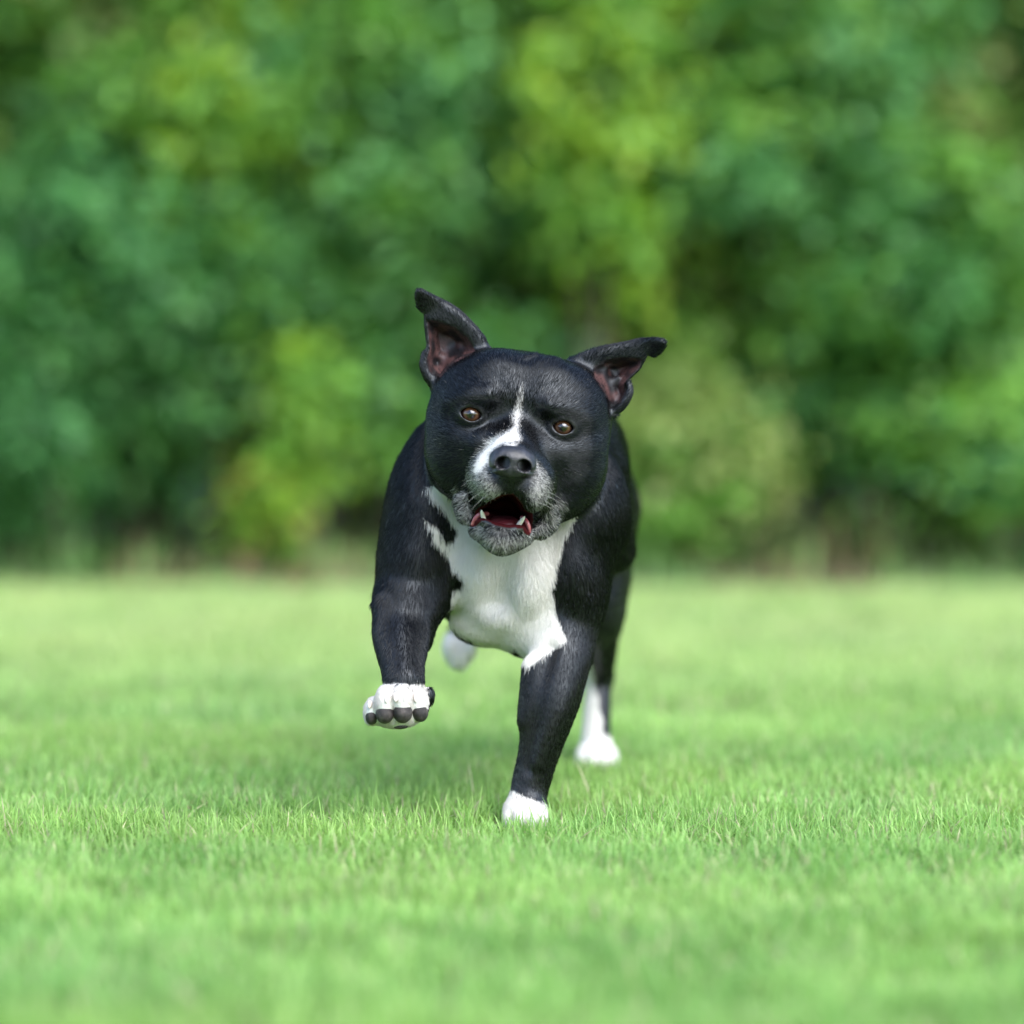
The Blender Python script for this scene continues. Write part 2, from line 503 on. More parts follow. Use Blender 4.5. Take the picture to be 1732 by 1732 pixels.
DK = [(.022, .095, .022), (.036, .14, .032), (.058, .195, .045), (.085, .25, .058)]
MID = [(.055, .16, .02), (.10, .25, .032), (.145, .33, .045), (.20, .39, .065)]
YG = [(.12, .235, .02), (.20, .35, .028), (.27, .41, .038), (.35, .44, .055)]
BLU = [(.035, .13, .036), (.065, .205, .056), (.10, .29, .085), (.16, .37, .125)]
OL = [(.11, .175, .038), (.18, .27, .065), (.25, .36, .09), (.33, .39, .13)]
def build_bushes():
    def X(px, y): return (px - 866) / F_PX * (D_CAM + y)
    rows = [
        ('leafy_shrub', 'shrub', 'dark blue-green leafy shrub at the left edge of the lawn behind the dog', 90, 3.65, .02, .95, .85, .8, 8500, .05, DK + BLU[:2], 5, 1, .13),
        ('young_tree', 'tree', 'tall light green young tree between the dark left shrub and the ear on the left', 375, 3.8, .30, .30, 2.0, .35, 3600, .05, MID[1:] + YG[1:3], 3, 2, .10),
        ('leafy_shrub', 'shrub', 'deep green shrub left of the yellow-leaved bush by the dog', 250, 3.9, .02, .8, 1.05, .7, 7000, .05, DK + MID[:3], 5, 3, .14),
        ('yellow_leaved_bush', 'bush', 'small yellow-green bush standing just left of the dog at the lawn edge', 455, 3.6, .03, .15, .26, .18, 330, .045, MID[1:] + YG[:2] + [(.30, .27, .05)], 3, 4, .055),
        ('yellow_leaved_bush', 'bush', 'slim sparse yellow-leaved sapling behind the dog at its shoulder on the left', 520, 3.65, .10, .14, .50, .16, 650, .045, MID[1:] + YG[:2], 3, 24, .06),
        ('leafy_shrub', 'shrub', 'blue-green shrub directly behind the dog and its raised ear', 700, 3.9, .02, .85, 1.3, .7, 8500, .05, BLU + MID[:3], 5, 5, .14),
        ('young_tree', 'tree', 'bright yellow-green tree rising behind the dog between its ears', 1010, 3.75, .36, .26, 1.45, .40, 2200, .05, MID[1:] + YG[1:3] + MID[3:], 3, 6, .095),
        ('young_tree', 'tree', 'lime green leafy tree top right of the middle, above the ear on the right', 1130, 4.0, .85, .46, 2.3, .5, 3000, .055, MID[1:] + YG[1:2], 3, 26, .12),
        ('leafy_shrub', 'shrub', 'olive green low bush right of the dog beside a bare brown patch', 1170, 3.6, .02, .34, .42, .3, 2200, .045, OL + MID[1:3], 4, 7, .09),
        ('leafy_shrub', 'shrub', 'tall mid green shrub right of the dog with dark hollows', 1340, 4.0, .02, .85, 1.5, .7, 9000, .05, BLU + MID, 6, 8, .14),
        ('leafy_shrub', 'shrub', 'dark green shrub with arching leaves near the right edge of the lawn', 1560, 3.75, .02, .55, .9, .6, 6000, .05, DK + MID[:3], 5, 9, .12),
        ('leafy_shrub', 'shrub', 'fresh green spreading shrub at the far right edge of the lawn', 1740, 3.55, .02, .42, .45, .4, 3200, .05, MID[1:] + BLU[2:], 4, 10, .10),
        ('backing_tree', 'tree', 'large dark tree in the back row behind the left shrubs', 60, 4.7, .1, 1.7, 3.0, 1.0, 13000, .065, DK[1:] + MID + YG[:1], 4, 11, .25),
        ('backing_tree', 'tree', 'large olive green tree in the back row above the young tree on the left', 330, 4.8, .1, 1.5, 3.2, 1.0, 13000, .065, OL[1:] + MID[1:] + YG[1:2], 4, 12, .25),
        ('backing_tree', 'tree', 'broad blue-green tree in the back row behind the dog', 760, 4.8, .1, 1.7, 3.1, 1.0, 14000, .065, BLU[1:] + MID[1:], 4, 13, .25),
        ('backing_tree', 'tree', 'pale green tree in the back row at the upper right of the dog', 1180, 4.8, .1, 1.5, 3.2, 1.0, 14000, .065, MID[2:] + YG[1:3] + OL[2:], 4, 14, .25),
        ('backing_tree', 'tree', 'greyish green tree in the back row at the upper right corner', 1620, 4.7, .1, 1.7, 3.1, 1.0, 13000, .065, OL + BLU[1:] + MID[2:], 4, 15, .25),
    ]
    for nm, cat, lab, px, y, base, w, h, dp, n, lf, pal, st, sd, spr in rows:
        back = nm == 'backing_tree'
        bush(nm, cat, lab, X(px, y), y, base, w, h, dp, n, lf, pal, st, sd, spread=spr, trunk_r=.04 if back else .010, lumps=50 if back else 34)
    bush('hedge', 'hedge', 'unseen hedge added behind the camera to darken reflections in the eyes and coat of the dog', 0, -15.0, .0, 26, 5.0, 1.6, 16000, .30, DK[1:] + MID[:2], 4, 61, spread=1.0, trunk_r=.08, lumps=170)  # added out of view so the eyes and black fur reflect something dark
    bush('hedge', 'hedge', 'tall dense dark hedge closing the view behind all the trees', 0, 6.4, .0, 14.0, 4.2, 1.2, 70000, .15, DK[1:] + MID[:2], 6, 60, spread=.7, trunk_r=.05, lumps=420)
    # the belt goes on out of the picture on both sides
    side = [(-2.35, 4.2, DK, 'at the left, out past the dark blue-green shrub'), (-3.6, 4.2, MID, 'far out at the left end of the shrub belt'),
            (2.2, 4.2, MID, 'at the right, out past the spreading shrub'), (3.5, 4.2, BLU, 'far out at the right end of the shrub belt'),
            (-5.0, 4.5, BLU, 'beyond the end of the lawn on the left'), (5.0, 4.5, DK, 'beyond the end of the lawn on the right'), (-3.0, 5.6, MID, 'in the back row on the left'), (2.9, 5.6, DK, 'in the back row on the right')]
    for i, (x, y, pal, t) in enumerate(side):
        bush('leafy_shrub', 'shrub', 'broad green shrub ' + t, x, y, .02, 1.7, 2.3, 1.1, 6500, .085, pal, 5, 40 + i, spread=.26, lumps=44)
    # low verge plants where the lawn ends
    parts = []
    n = 6000
    p = np.stack([rng.uniform(-3.5, 3.5, n), rng.uniform(3.12, 4.2, n), np.zeros(n)], 1)
    q = p.copy(); t = vnoise(q, 2.5)[:, None]
    c = np.array([.09, .23, .05]) * (1 - t) + np.array([.26, .38, .13]) * t
    br = (vnoise(q + 50, 2.0) > .62)[:, None]; c = np.where(br & (rng.random((n, 1)) < .6), np.array([.22, .15, .08]), c)
    V, L, s, C = blades(p, rng.uniform(.02, .09, n) * (.4 + vnoise(q, 5)) * (.5 + .9 * sstep(3.25, 3.6, p[:, 1])), rng.uniform(.006, .014, n), np.abs(rng.normal(0, .5, n)), c * .8, c * 1.1)
    me = mesh_np('rough_grass', V, L, s, True); color_attr(me, 'col', C)
    tag(link('rough_grass', me, None, LEAFMAT['m']), 'longer rough grass where the lawn meets the shrubs', 'grass', kind='stuff')
    # dark earth and litter beneath the shrubs
    m, nt, b = nodes('leaf_litter'); nz = N(nt, 'ShaderNodeTexNoise'); nz.inputs['Scale'].default_value = 12; nz.inputs['Detail'].default_value = 8
    cr = N(nt, 'ShaderNodeValToRGB'); cr.color_ramp.elements[0].color = (.02, .025, .01, 1); cr.color_ramp.elements[1].color = (.10, .11, .045, 1)
    nt.links.new(nz.outputs[0], cr.inputs[0]); nt.links.new(cr.outputs[0], b.inputs['Base Color']); b.inputs['Roughness'].default_value = 1
    xs = np.linspace(-6, 6, 61); y0 = 3.36 + (vnoise(np.stack([xs, xs * 0, xs * 0], 1), 1.7) - .5) * .35
    V = np.concatenate([np.stack([xs, y0, np.full(61, .006)], 1), np.stack([xs, np.full(61, 8.0), np.full(61, .006)], 1)])
    i = np.arange(60); q = np.stack([i, i + 1, i + 62, i + 61], 1)
    tag(link('bare_soil', mesh_np('bare_soil', V, q, np.full(60, 4)), None, m), kind='structure')

# ------------------------------------------------------------------ the dog
MOUTH = px_poly([(809, 859), (832, 845), (851, 836), (868, 836), (880, 848), (888, 862), (900, 868), (901, 879), (899, 892), (895, 905),
                 (889, 902), (884, 892), (861, 892), (837, 887), (823, 879), (814, 880), (803, 890), (796, 890), (797, 880)])
EAR_L = px_poly([(702, 489), (708, 486), (716, 487), (729, 495), (745, 504), (761, 513), (780, 526), (797, 541), (810, 554), (821, 568), (832, 590), (836, 625), (815, 655), (780, 675), (752, 680),
                 (737, 668), (728, 653), (719, 637), (714, 620), (714, 603), (720, 592), (722, 584), (718, 551), (717, 533), (711, 528), (704, 522), (701, 505)])
EAR_R = px_poly([(960, 606), (978, 600), (1000, 592), (1019, 585), (1040, 580), (1060, 576), (1082, 572), (1104, 570), (1120, 571), (1127, 577), (1127, 586), (1118, 599), (1106, 607), (1096, 603),
                 (1091, 614), (1084, 626), (1074, 636), (1064, 645), (1067, 655), (1066, 668), (1059, 682), (1050, 694), (1040, 705), (1029, 712), (1008, 706), (985, 680), (965, 640)])
CUP_L = px_poly([(721, 541), (745, 544), (772, 555), (793, 572), (804, 592), (797, 612), (780, 628), (765, 640), (748, 642), (728, 632), (721, 612), (726, 590), (723, 565)])
CUP_R = px_poly([(1004, 620), (1022, 608), (1052, 604), (1087, 606), (1082, 622), (1062, 643), (1056, 652), (1059, 668), (1050, 682), (1038, 686), (1019, 668), (1003, 644)])
EYES = [(797, 700, -112), (952, 722, -112)]
def head_shape(Sd):
    e, c, ch = Sd.ell, Sd.cone, Sd.chain
    # skull
    e(850, 668, -20, 100, 76, 105, 30, roll=8)
    e(922, 680, -20, 102, 76, 105, 30, roll=8)
    e(800, 690, -25, 72, 80, 85, 30, roll=10)
    e(960, 712, -25, 62, 82, 85, 30, roll=4)
    e(842, 630, -62, 40, 32, 46, 26)             # forehead halves with a furrow
    e(926, 643, -62, 40, 32, 46, 26)
    # cheeks
    e(786, 768, -25, 67, 80, 88, 30, roll=-10)
    e(960, 792, -25, 66, 82, 88, 30, roll=16)
    e(810, 812, -40, 44, 54, 66, 26, roll=-20)
    e(926, 836, -40, 50, 48, 66, 26, roll=24)
    e(862, 862, -20, 76, 48, 70, 24)
    # brows
    ch([(768, 682, -90, 14), (795, 670, -112, 15), (824, 670, -122, 14)], 22)
    ch([(930, 688, -122, 14), (957, 691, -112, 15), (986, 710, -90, 14)], 22)
    # cheekbones below the eyes
    c((768, 732, -80, 17), (812, 752, -114, 20), 30)
    c((982, 756, -80, 17), (930, 768, -114, 20), 30)
    # muzzle
    e(872, 752, -120, 52, 44, 70, 30, roll=6)
    e(868, 776, -176, 50, 36, 66, 22, roll=6)
    e(822, 800, -150, 36, 46, 70, 20, roll=8)
    e(910, 812, -150, 34, 48, 70, 20, roll=-2)
    e(834, 816, -204, 32, 33, 42, 12, roll=12)        # upper lips
    e(897, 826, -204, 29, 40, 42, 12, roll=-8)
    e(852, 822, -228, 16, 16, 18, 8)
    e(878, 826, -226, 15, 16, 18, 8)
    c((867, 776, -226, 29), (865, 796, -232, 25), 12)
    ch([(865, 812, -262, 3), (864, 836, -252, 3)], 6, 's')
    # flews and loose corners of the mouth
    ch([(793, 812, -130, 16), (782, 846, -122, 16), (787, 872, -128, 14)], 12)
    ch([(926, 850, -135, 17), (930, 880, -122, 18), (915, 898, -126, 15)], 12)
    # lower jaw
    ch([(862, 880, -60, 46), (852, 902, -135, 36), (848, 905, -165, 27)], 18)
    c((812, 896, -138, 18), (846, 912, -166, 22), 14)
    c((884, 906, -140, 18), (850, 912, -166, 22), 14)
    # wrinkles on the crown
    for a in [((880, 612, -72, 7), (905, 606, -66, 7)), ((912, 622, -84, 7), (938, 615, -70, 7)), ((866, 628, -92, 7), (896, 634, -96, 7)),
              ((830, 622, -84, 6), (858, 612, -78, 6)), ((930, 634, -92, 6), (955, 640, -84, 6))]:
        c(a[0], a[1], 14)
    # hollows that set the muzzle off from the cheeks, and the cheek bones
    ch([(824, 752, -156, 9), (802, 790, -142, 11), (786, 822, -122, 9)], 30, 's')
    ch([(926, 768, -156, 9), (946, 806, -142, 11), (950, 838, -122, 9)], 30, 's')
    ch([(776, 742, -86, 10), (752, 725, -50, 12), (742, 700, -10, 12)], 26)
    ch([(984, 764, -86, 10), (1006, 744, -50, 12), (1016, 718, -10, 12)], 26)
    # furrow down the middle of the forehead
    ch([(893, 612, -124, 8), (884, 652, -144, 9), (876, 690, -152, 9)], 26, 's')
    # hollows at the inner corners of the eyes
    e(838, 706, -154, 16, 20, 22, 30, 's'); e(914, 720, -154, 16, 20, 22, 30, 's')
    # eye sockets
    for i, (x, y, d) in enumerate(EYES):
        e(x, y, d + 10, 27, 23, 27, 10)
        e(x, y, d + 10, 20.6, 20.6, 20.6, 2, 's')
        sc = S(d)
        C = P(x, y, d)
        tilt = math.radians(8 if i == 0 else 10)
        R, off = 20.6 * sc, 9.3 * sc
        def almond(p, C=C, t=tilt, R=R, off=off):
            u = p[:, 0] - C[0]; w = p[:, 2] - C[2]
            a = u * math.cos(t) - w * math.sin(t); b = u * math.sin(t) + w * math.cos(t)
            q = np.maximum(np.hypot(a, b - off) - R, np.hypot(a, b + off) - R)
            return np.maximum(q, p[:, 1] - C[1] - 0.004)
        Sd.add(almond, C - [R, .03, R], C + [R, .006, R], 2.5 * sc, 's')
        # lid rims
        def rim(p, C=C, t=tilt, R=R, off=off, cy=P(x, y, d + 10)):
            u = p[:, 0] - C[0]; w = p[:, 2] - C[2]
            a = u * math.cos(t) - w * math.sin(t); b = u * math.sin(t) + w * math.cos(t)
            q = np.maximum(np.hypot(a, b - off) - R, np.hypot(a, b + off) - R) - 0.0009
            rr = np.sqrt(((p - cy) ** 2).sum(1)) - 0.0136
            return np.hypot(q, rr) - 0.0010
        Sd.add(rim, C - [R, .03, R], C + [R, .01, R], 1.6 * sc, 'u')
    # mouth opening
    y0 = P(850, 870, -170)[1]
    poly = np.array([P(a, b, -170)[[0, 2]] for a, b in MOUTH])
    def mouth(p):
        q = poly_sdf(p[:, [0, 2]], poly)
        dep = (p[:, 1] - y0)
        q = q + np.clip(dep, 0, 1) * .10
        return np.maximum(q, dep - .085)
    lo = np.array([poly[:, 0].min(), y0 - .07, poly[:, 1].min()]); hi = np.array([poly[:, 0].max(), y0 + .09, poly[:, 1].max()])
    Sd.add(mouth, lo, hi, .004, 's')
    ch([(806, 884, -152, 4), (816, 881, -166, 4.5), (838, 889, -178, 5), (861, 893, -179, 5), (880, 893, -170, 5), (892, 902, -154, 4)], 5)
    # ears: thin cupped shells that open towards the viewer
    def ear(poly_px, cup_px, d0, tipdir, base, depth, th, fold):
        xz = lambda q: np.array([P(a, b, d0)[[0, 2]] for a, b in q])
        pl = xz(poly_px); cp = xz(cup_px); yb = d0 / PXM
        B = xz([base])[0]; T = xz([tipdir])[0]; ax = (T - B) / np.linalg.norm(T - B); Ln = np.linalg.norm(T - B)
        def fn(p):
            q = p[:, [0, 2]]
            sd = poly_sdf(q, pl)
            t = ((q - B) @ ax) / Ln
            ins = np.clip(-poly_sdf(q, cp), 0, 1)
            edge = np.clip(.008 + sd, 0, .008) / .008
            yc = yb + np.minimum(ins * 2.2, depth) * (1 - .6 * sstep(.45, .95, t)) - fold * sstep(.70, 1.02, t) ** 1.5 + .0022 * edge * edge
            thick = th * (1 - .25 * sstep(.3, 1, t))
            v = np.abs(p[:, 1] - yc) * .62 - thick
            k = .0045
            h = np.clip(k - np.abs(sd - v), 0, None) / k
            return np.maximum(sd, v) + h * h * k * .25
        lo = np.array([pl[:, 0].min(), yb - fold - .008, pl[:, 1].min()]); hi = np.array([pl[:, 0].max(), yb + depth + .010, pl[:, 1].max()])
        Sd.add(fn, lo, hi, .006, 'u')
    ear(EAR_L, CUP_L, -5, (704, 490), (785, 650), .022, .0030, .012)
    ear(EAR_R, CUP_R, 5, (1124, 577), (1015, 665), .022, .0030, .012)
    # folds and gristle at the bottom of each ear cup
    ch([(719, 600, -6, 5), (716, 618, -10, 6), (724, 638, -12, 7), (738, 656, -12, 8)], 6)
    ch([(737, 598, 20, 6), (750, 612, 26, 7), (744, 634, 18, 7)], 6)
    ch([(764, 560, 14, 4), (780, 578, 22, 5), (782, 606, 24, 6), (766, 630, 20, 6)], 6)
    ch([(1063, 647, -6, 5), (1064, 664, -10, 7), (1053, 684, -12, 8), (1036, 700, -12, 8)], 6)
    ch([(1046, 640, 20, 6), (1034, 655, 24, 7), (1042, 674, 18, 7)], 6)
    ch([(1032, 612, 18, 4), (1018, 628, 22, 6), (1016, 652, 22, 6), (1028, 672, 18, 6)], 6)
    # ear roots
    e(800, 640, 30, 52, 52, 40, 20); e(990, 665, 30, 46, 50, 40, 20)

def body_shape(Sd):
    e, c, ch = Sd.ell, Sd.cone, Sd.chain
    # neck
    c((878, 735, 70, 108), (852, 880, 195, 150), 40)
    c((785, 790, 90, 72), (735, 880, 130, 70), 40)
    # rib cage, loin, rump
    e(862, 900, 250, 172, 186, 240, 40, roll=4)
    e(930, 865, 420, 134, 155, 260, 40)
    e(905, 800, 330, 125, 105, 260, 40)
    e(980, 775, 380, 82, 98, 220, 34)
    e(968, 862, 700, 115, 122, 190, 40)
    e(748, 800, 110, 72, 97, 110, 30, roll=8)
    e(960, 830, 820, 95, 95, 120, 40)
    c((905, 1000, 330, 60), (935, 960, 640, 70), 50)
    # chest: breastbone and the two pectoral masses
    e(850, 965, 100, 104, 92, 84, 30, roll=-4)
    e(802, 962, 48, 46, 62, 62, 22, roll=-12)
    e(897, 978, 46, 46, 72, 66, 22, roll=8)
    e(842, 1035, 112, 84, 56, 84, 26, roll=-16)
    e(892, 1064, 104, 50, 50, 70, 24, roll=-20)
    c((812, 1008, 46, 26), (838, 1022, 42, 22), 34); c((838, 1022, 42, 22), (905, 1048, 50, 26), 34)
    e(848, 905, 55, 80, 56, 60, 36)
    ch([(846, 935, -16, 7), (843, 980, -18, 8), (839, 1018, 4, 6)], 40, 's')
    # ---- flank folds
    c((1018, 800, 260, 40), (1040, 930, 330, 36), 30)
    # ---- tail, carried low behind
    ch([(958, 800, 920, 26), (950, 850, 1060, 17), (940, 900, 1220, 9), (938, 915, 1330, 5)], 18)

def legs_shape(Sd):
    e, c, ch = Sd.ell, Sd.cone, Sd.chain
    # ---- raised front leg (on the left of the photograph)
    e(722, 860, 95, 72, 112, 110, 34, roll=10)
    e(706, 940, 66, 66, 96, 92, 26, roll=4)
    c((716, 900, 70, 56), (692, 1000, 30, 58), 24)
    c((735, 985, 48, 44), (700, 1030, 14, 50), 20)
    ch([(684, 1022, 16, 53), (679, 1062, -10, 50), (679, 1096, -48, 44), (681, 1126, -82, 37), (683, 1152, -106, 35)], 14)
    c((650, 1026, -14, 22), (660, 1108, -66, 15), 12)            # forearm muscle, outer
    c((706, 1036, -14, 24), (704, 1100, -60, 13), 12)
    e(718, 1072, 10, 16, 30, 34, 14)                            # point of the elbow seen from below
    e(726, 1178, -112, 9, 17, 14, 8)                            # dewclaw lump
    # ---- raised paw
    e(674, 1188, -120, 41, 33, 38, 8)
    for x, y, d, rx, ry, rd, ro in [(631, 1201, -138, 16, 25, 26, 12), (652, 1188, -155, 19, 31, 30, 5), (681, 1186, -157, 19, 31, 30, -4), (708, 1189, -143, 18, 28, 28, -12)]:
        e(x, y, d, rx - .5, ry, rd, 2.5, roll=ro)
    e(672, 1211, -134, 43, 21, 36, 8)
    # ---- planted front leg
    e(992, 860, 110, 74, 116, 120, 34, roll=-6)
    e(976, 960, 70, 54, 120, 84, 26, roll=-5)
    c((976, 940, 66, 56), (954, 1090, 46, 50), 24)
    ch([(956, 1080, 44, 50), (946, 1125, 24, 51), (933, 1180, 10, 49), (920, 1232, 2, 41), (908, 1285, 0, 34), (897, 1330, 0, 32), (890, 1362, -8, 33)], 14)
    c((972, 1040, 96, 40), (978, 1110, 92, 26), 20)             # elbow
    c((968, 1130, 52, 26), (938, 1230, 24, 22), 16)
    c((904, 1130, 6, 20), (896, 1215, -2, 18), 18)
    ch([(934, 1096, -12, 6), (910, 1170, -40, 9), (900, 1240, -38, 8), (892, 1300, -34, 4)], 18, 's')
    ch([(972, 1110, 8, 14), (944, 1200, -24, 13), (912, 1290, -24, 9)], 14)
    e(888, 1372, -20, 38, 26, 40, 10)
    for x, d, rx in [(862, -34, 13), (879, -52, 13.5), (898, -52, 13.5), (914, -36, 12)]:
        e(x, 1386, d, rx, 19, 26, 5)
    # ---- standing hind leg (right)
    e(990, 930, 760, 78, 138, 120, 36, roll=-6)
    e(998, 1010, 700, 58, 86, 90, 26, roll=-2)
    ch([(1006, 1040, 700, 50), (1012, 1090, 760, 33), (1014, 1140, 880, 22)], 16)
    c((1014, 1140, 890, 22), (1010, 1150, 880, 22), 10)
    ch([(1013, 1150, 880, 22), (1010, 1210, 850, 23), (1008, 1262, 840, 26)], 12)
    e(1010, 1278, 815, 36, 22, 44, 12)
    for x, d in [(985, 775), (1000, 760), (1018, 760), (1034, 776)]: e(x, 1286, d, 10, 15, 22, 5)
    # ---- swinging hind leg (behind the chest)
    e(905, 930, 780, 66, 120, 110, 36)
    ch([(890, 985, 740, 46), (840, 1010, 730, 38), (800, 1030, 860, 25)], 16)
    ch([(800, 1030, 860, 24), (785, 1060, 800, 24), (777, 1092, 770, 25)], 12)
    e(776, 1104, 760, 24, 28, 20, 8)
    for x, y in [(760, 1098), (770, 1112), (782, 1113), (795, 1096)]: e(x, y, 748, 9, 21, 14, 4)

EYE_R = 20.0
class Joined:
    """body and head, each its own union, joined with a tight crease under the jaw"""
    def __init__(self):
        self.b = Shape(); body_shape(self.b); self.l = Shape(); legs_shape(self.l); self.h = Shape(); head_shape(self.h)
    def __call__(self, p):
        a = self.b(p); v = self.l(p); k = .016
        h = np.clip(k - np.abs(a - v), 0, None) / k
        a = np.minimum(a, v) - h * h * k * .25
        v = self.h(p); k = .008
        h = np.clip(k - np.abs(a - v), 0, None) / k
        d = np.minimum(a, v) - h * h * k * .25
        return d + (vnoise(p, 38) - .5) * .0016
    def is_head(self, p): return self.h(p) < np.minimum(self.b(p), self.l(p))

BIB = px_poly([(719, 824), (728, 832), (742, 850), (760, 870), (776, 900), (769, 914), (757, 916), (738, 893), (716, 874), (722, 884), (734, 905), (741, 922), (762, 944), (776, 966), (786, 982), (779, 996), (764, 1000), (768, 1028), (757, 1057), (802, 1088),
               (846, 1105), (872, 1096), (890, 1128), (902, 1128), (918, 1108), (940, 1094), (960, 1082), (950, 1062), (941, 1048), (938, 1020), (932, 999), (938, 970), (944, 947), (955, 909), (976, 872), (960, 840), (760, 820)])
BLAZE = px_poly([(884, 656), (880, 690), (875, 726), (878, 744), (868, 752), (850, 752), (834, 764), (827, 782), (816, 800), (804, 804), (800, 795), (804, 780), (812, 766), (826, 746), (850, 735), (866, 722), (872, 700), (877, 680)])
GREY_L = px_poly([(800, 780), (828, 785), (828, 812), (842, 830), (852, 838), (835, 852), (812, 848), (796, 828), (790, 805)])
GREY_R = px_poly([(908, 782), (920, 798), (932, 822), (930, 848), (914, 868), (898, 858), (892, 838), (902, 820), (906, 800)])
FLEW_L = px_poly([(768, 820), (782, 826), (792, 846), (798, 866), (796, 892), (806, 906), (800, 915), (782, 896), (770, 866), (765, 840)])
FLEW_R = px_poly([(952, 846), (958, 862), (948, 884), (934, 902), (912, 914), (898, 912), (896, 900), (912, 892), (922, 870), (932, 852)])
CHIN = px_poly([(800, 892), (815, 884), (840, 894), (880, 898), (896, 905), (908, 914), (882, 928), (850, 940), (822, 930), (802, 914)])
CHIN_DARK = px_poly([(820, 888), (884, 898), (890, 908), (870, 914), (842, 912), (822, 902)])

def coat(p, hm, jit=0.0):
    """share of white hair at points p (0..1), and a grey/black class"""
    px, py = unP(p); q = np.stack([px, py], 1); y = p[:, 1]
    n = len(p)
    if jit: q = q + rng.normal(0, jit, (n, 2)) * np.array([.8, 1.2])
    q = q + (np.stack([vnoise(p, 90), vnoise(p + 7, 90)], 1) - .5) * 7
    w = np.zeros(n)
    def inn(poly, soft=2.0): return 1 - sstep(-soft, soft, poly_sdf(q, poly))
    front = (~hm) & (y < np.where(py < 905, .19, .12))
    w = np.where(front, inn(BIB, 1.5), w)
    hw = np.zeros(n)
    hw = np.maximum(hw, inn(BLAZE, 6) ** .8)
    hw = np.maximum(hw, inn(GREY_L, 8) * .50); hw = np.maximum(hw, inn(GREY_R, 9) * .48)
    hw = np.maximum(hw, inn(FLEW_L, 7) * .42); hw = np.maximum(hw, inn(FLEW_R, 7) * .40)
    hw = np.maximum(hw, inn(CHIN, 6) * .62) * (1 - .68 * inn(CHIN_DARK, 5))
    hw = hw * np.where(y < -.03, 1, .3)
    w = np.where(hm, hw, w)
    w = np.where((px < 724) & (py > 1100) & (y < -.03), sstep(1155, 1160, q[:, 1] + np.abs(q[:, 0] - 675) * .05), w)
    w = np.where((py > 1250) & (y < .2), sstep(-2, 3, q[:, 1] - (1338 + (q[:, 0] - 866) * .42)), w)
    rr = (y > .3)
    w = np.where(rr & (px > 900) & (py > 1105), np.maximum(1 - sstep(-3, 3, q[:, 0] - (1004 + (q[:, 1] - 1149) * .2)), sstep(1241, 1247, q[:, 1])), w)
    w = np.where(rr & (px < 860) & (py > 1040), sstep(1066, 1074, q[:, 1] - (q[:, 0] - 765) * .35), w)
    return np.clip(w, 0, 1), px, py

def surf_regions(p, px, py):
    q = np.stack([px, py], 1); y = p[:, 1]
    cupl = (1 - sstep(-3, 1, poly_sdf(q, CUP_L))) * (y > -.03) * (y < .03)
    cupr = (1 - sstep(-3, 1, poly_sdf(q, CUP_R))) * (y > -.03) * (y < .03)
    cup = np.maximum(cupl, cupr)
    mo = (poly_sdf(q, MOUTH) < 1.0) & (y < .04) & (y > -.14)
    eye = np.zeros(len(p))
    for (x, yy, d) in EYES:
        r = np.hypot((px - x) / 21.0, (py - yy) / 15.5)
        eye = np.maximum(eye, (1 - sstep(.85, 1.1, r)) * (y < -.03))
    lip = (np.abs(poly_sdf(q, MOUTH)) < 2.5) & (y < -.07) & (py > 868)
    return cup, mo, eye, lip

def part_mesh(name, shape, lo, hi, step, root, mat, smooth=1):
    ax = [np.arange(lo[i], hi[i] + step * 8, step) for i in range(3)]
    ax = [a[:len(a) // 8 * 8] for a in ax]
    V, Q = surface_nets(shape, *ax)
    V = smooth_verts(V, Q, smooth, .5)
    me = mesh_np(name, V - np.array(root.location), Q, np.full(len(Q), 4))
    return link(name, me, root, mat)
def bbox_px(x0, y0, d0, x1, y1, d1):
    a = np.array([P(x, y, d) for x in (x0, x1) for y in (y0, y1) for d in (d0, d1)])
    return a.min(0), a.max(0)

def mat_simple(name, col, rough, spec=.5, bump=0, scale=600, sss=0, coatw=0, col2=None):
    m, nt, b = nodes(name)
    b.inputs['Base Color'].default_value = (*col, 1); b.inputs['Roughness'].default_value = rough
    b.inputs['Specular IOR Level'].default_value = spec; b.inputs['Coat Weight'].default_value = coatw; b.inputs['Coat Roughness'].default_value = .12
    tc = N(nt, 'ShaderNodeTexCoord')
    if bump:
        v = N(nt, 'ShaderNodeTexVoronoi'); v.inputs['Scale'].default_value = scale
        nt.links.new(tc.outputs['Object'], v.inputs['Vector'])
        bp = N(nt, 'ShaderNodeBump'); bp.inputs['Strength'].default_value = bump; bp.inputs['Distance'].default_value = .0006
        nt.links.new(v.outputs['Distance'], bp.inputs['Height']); nt.links.new(bp.outputs[0], b.inputs['Normal'])
    if col2:
        n = N(nt, 'ShaderNodeTexNoise'); n.inputs['Scale'].default_value = 160; n.inputs['Detail'].default_value = 5
        nt.links.new(tc.outputs['Object'], n.inputs['Vector'])
        r = N(nt, 'ShaderNodeValToRGB'); r.color_ramp.elements[0].color = (*col, 1); r.color_ramp.elements[1].color = (*col2, 1)
        r.color_ramp.elements[0].position = .4; r.color_ramp.elements[1].position = .65
        nt.links.new(n.outputs[0], r.inputs[0]); nt.links.new(r.outputs[0], b.inputs['Base Color'])
    return m

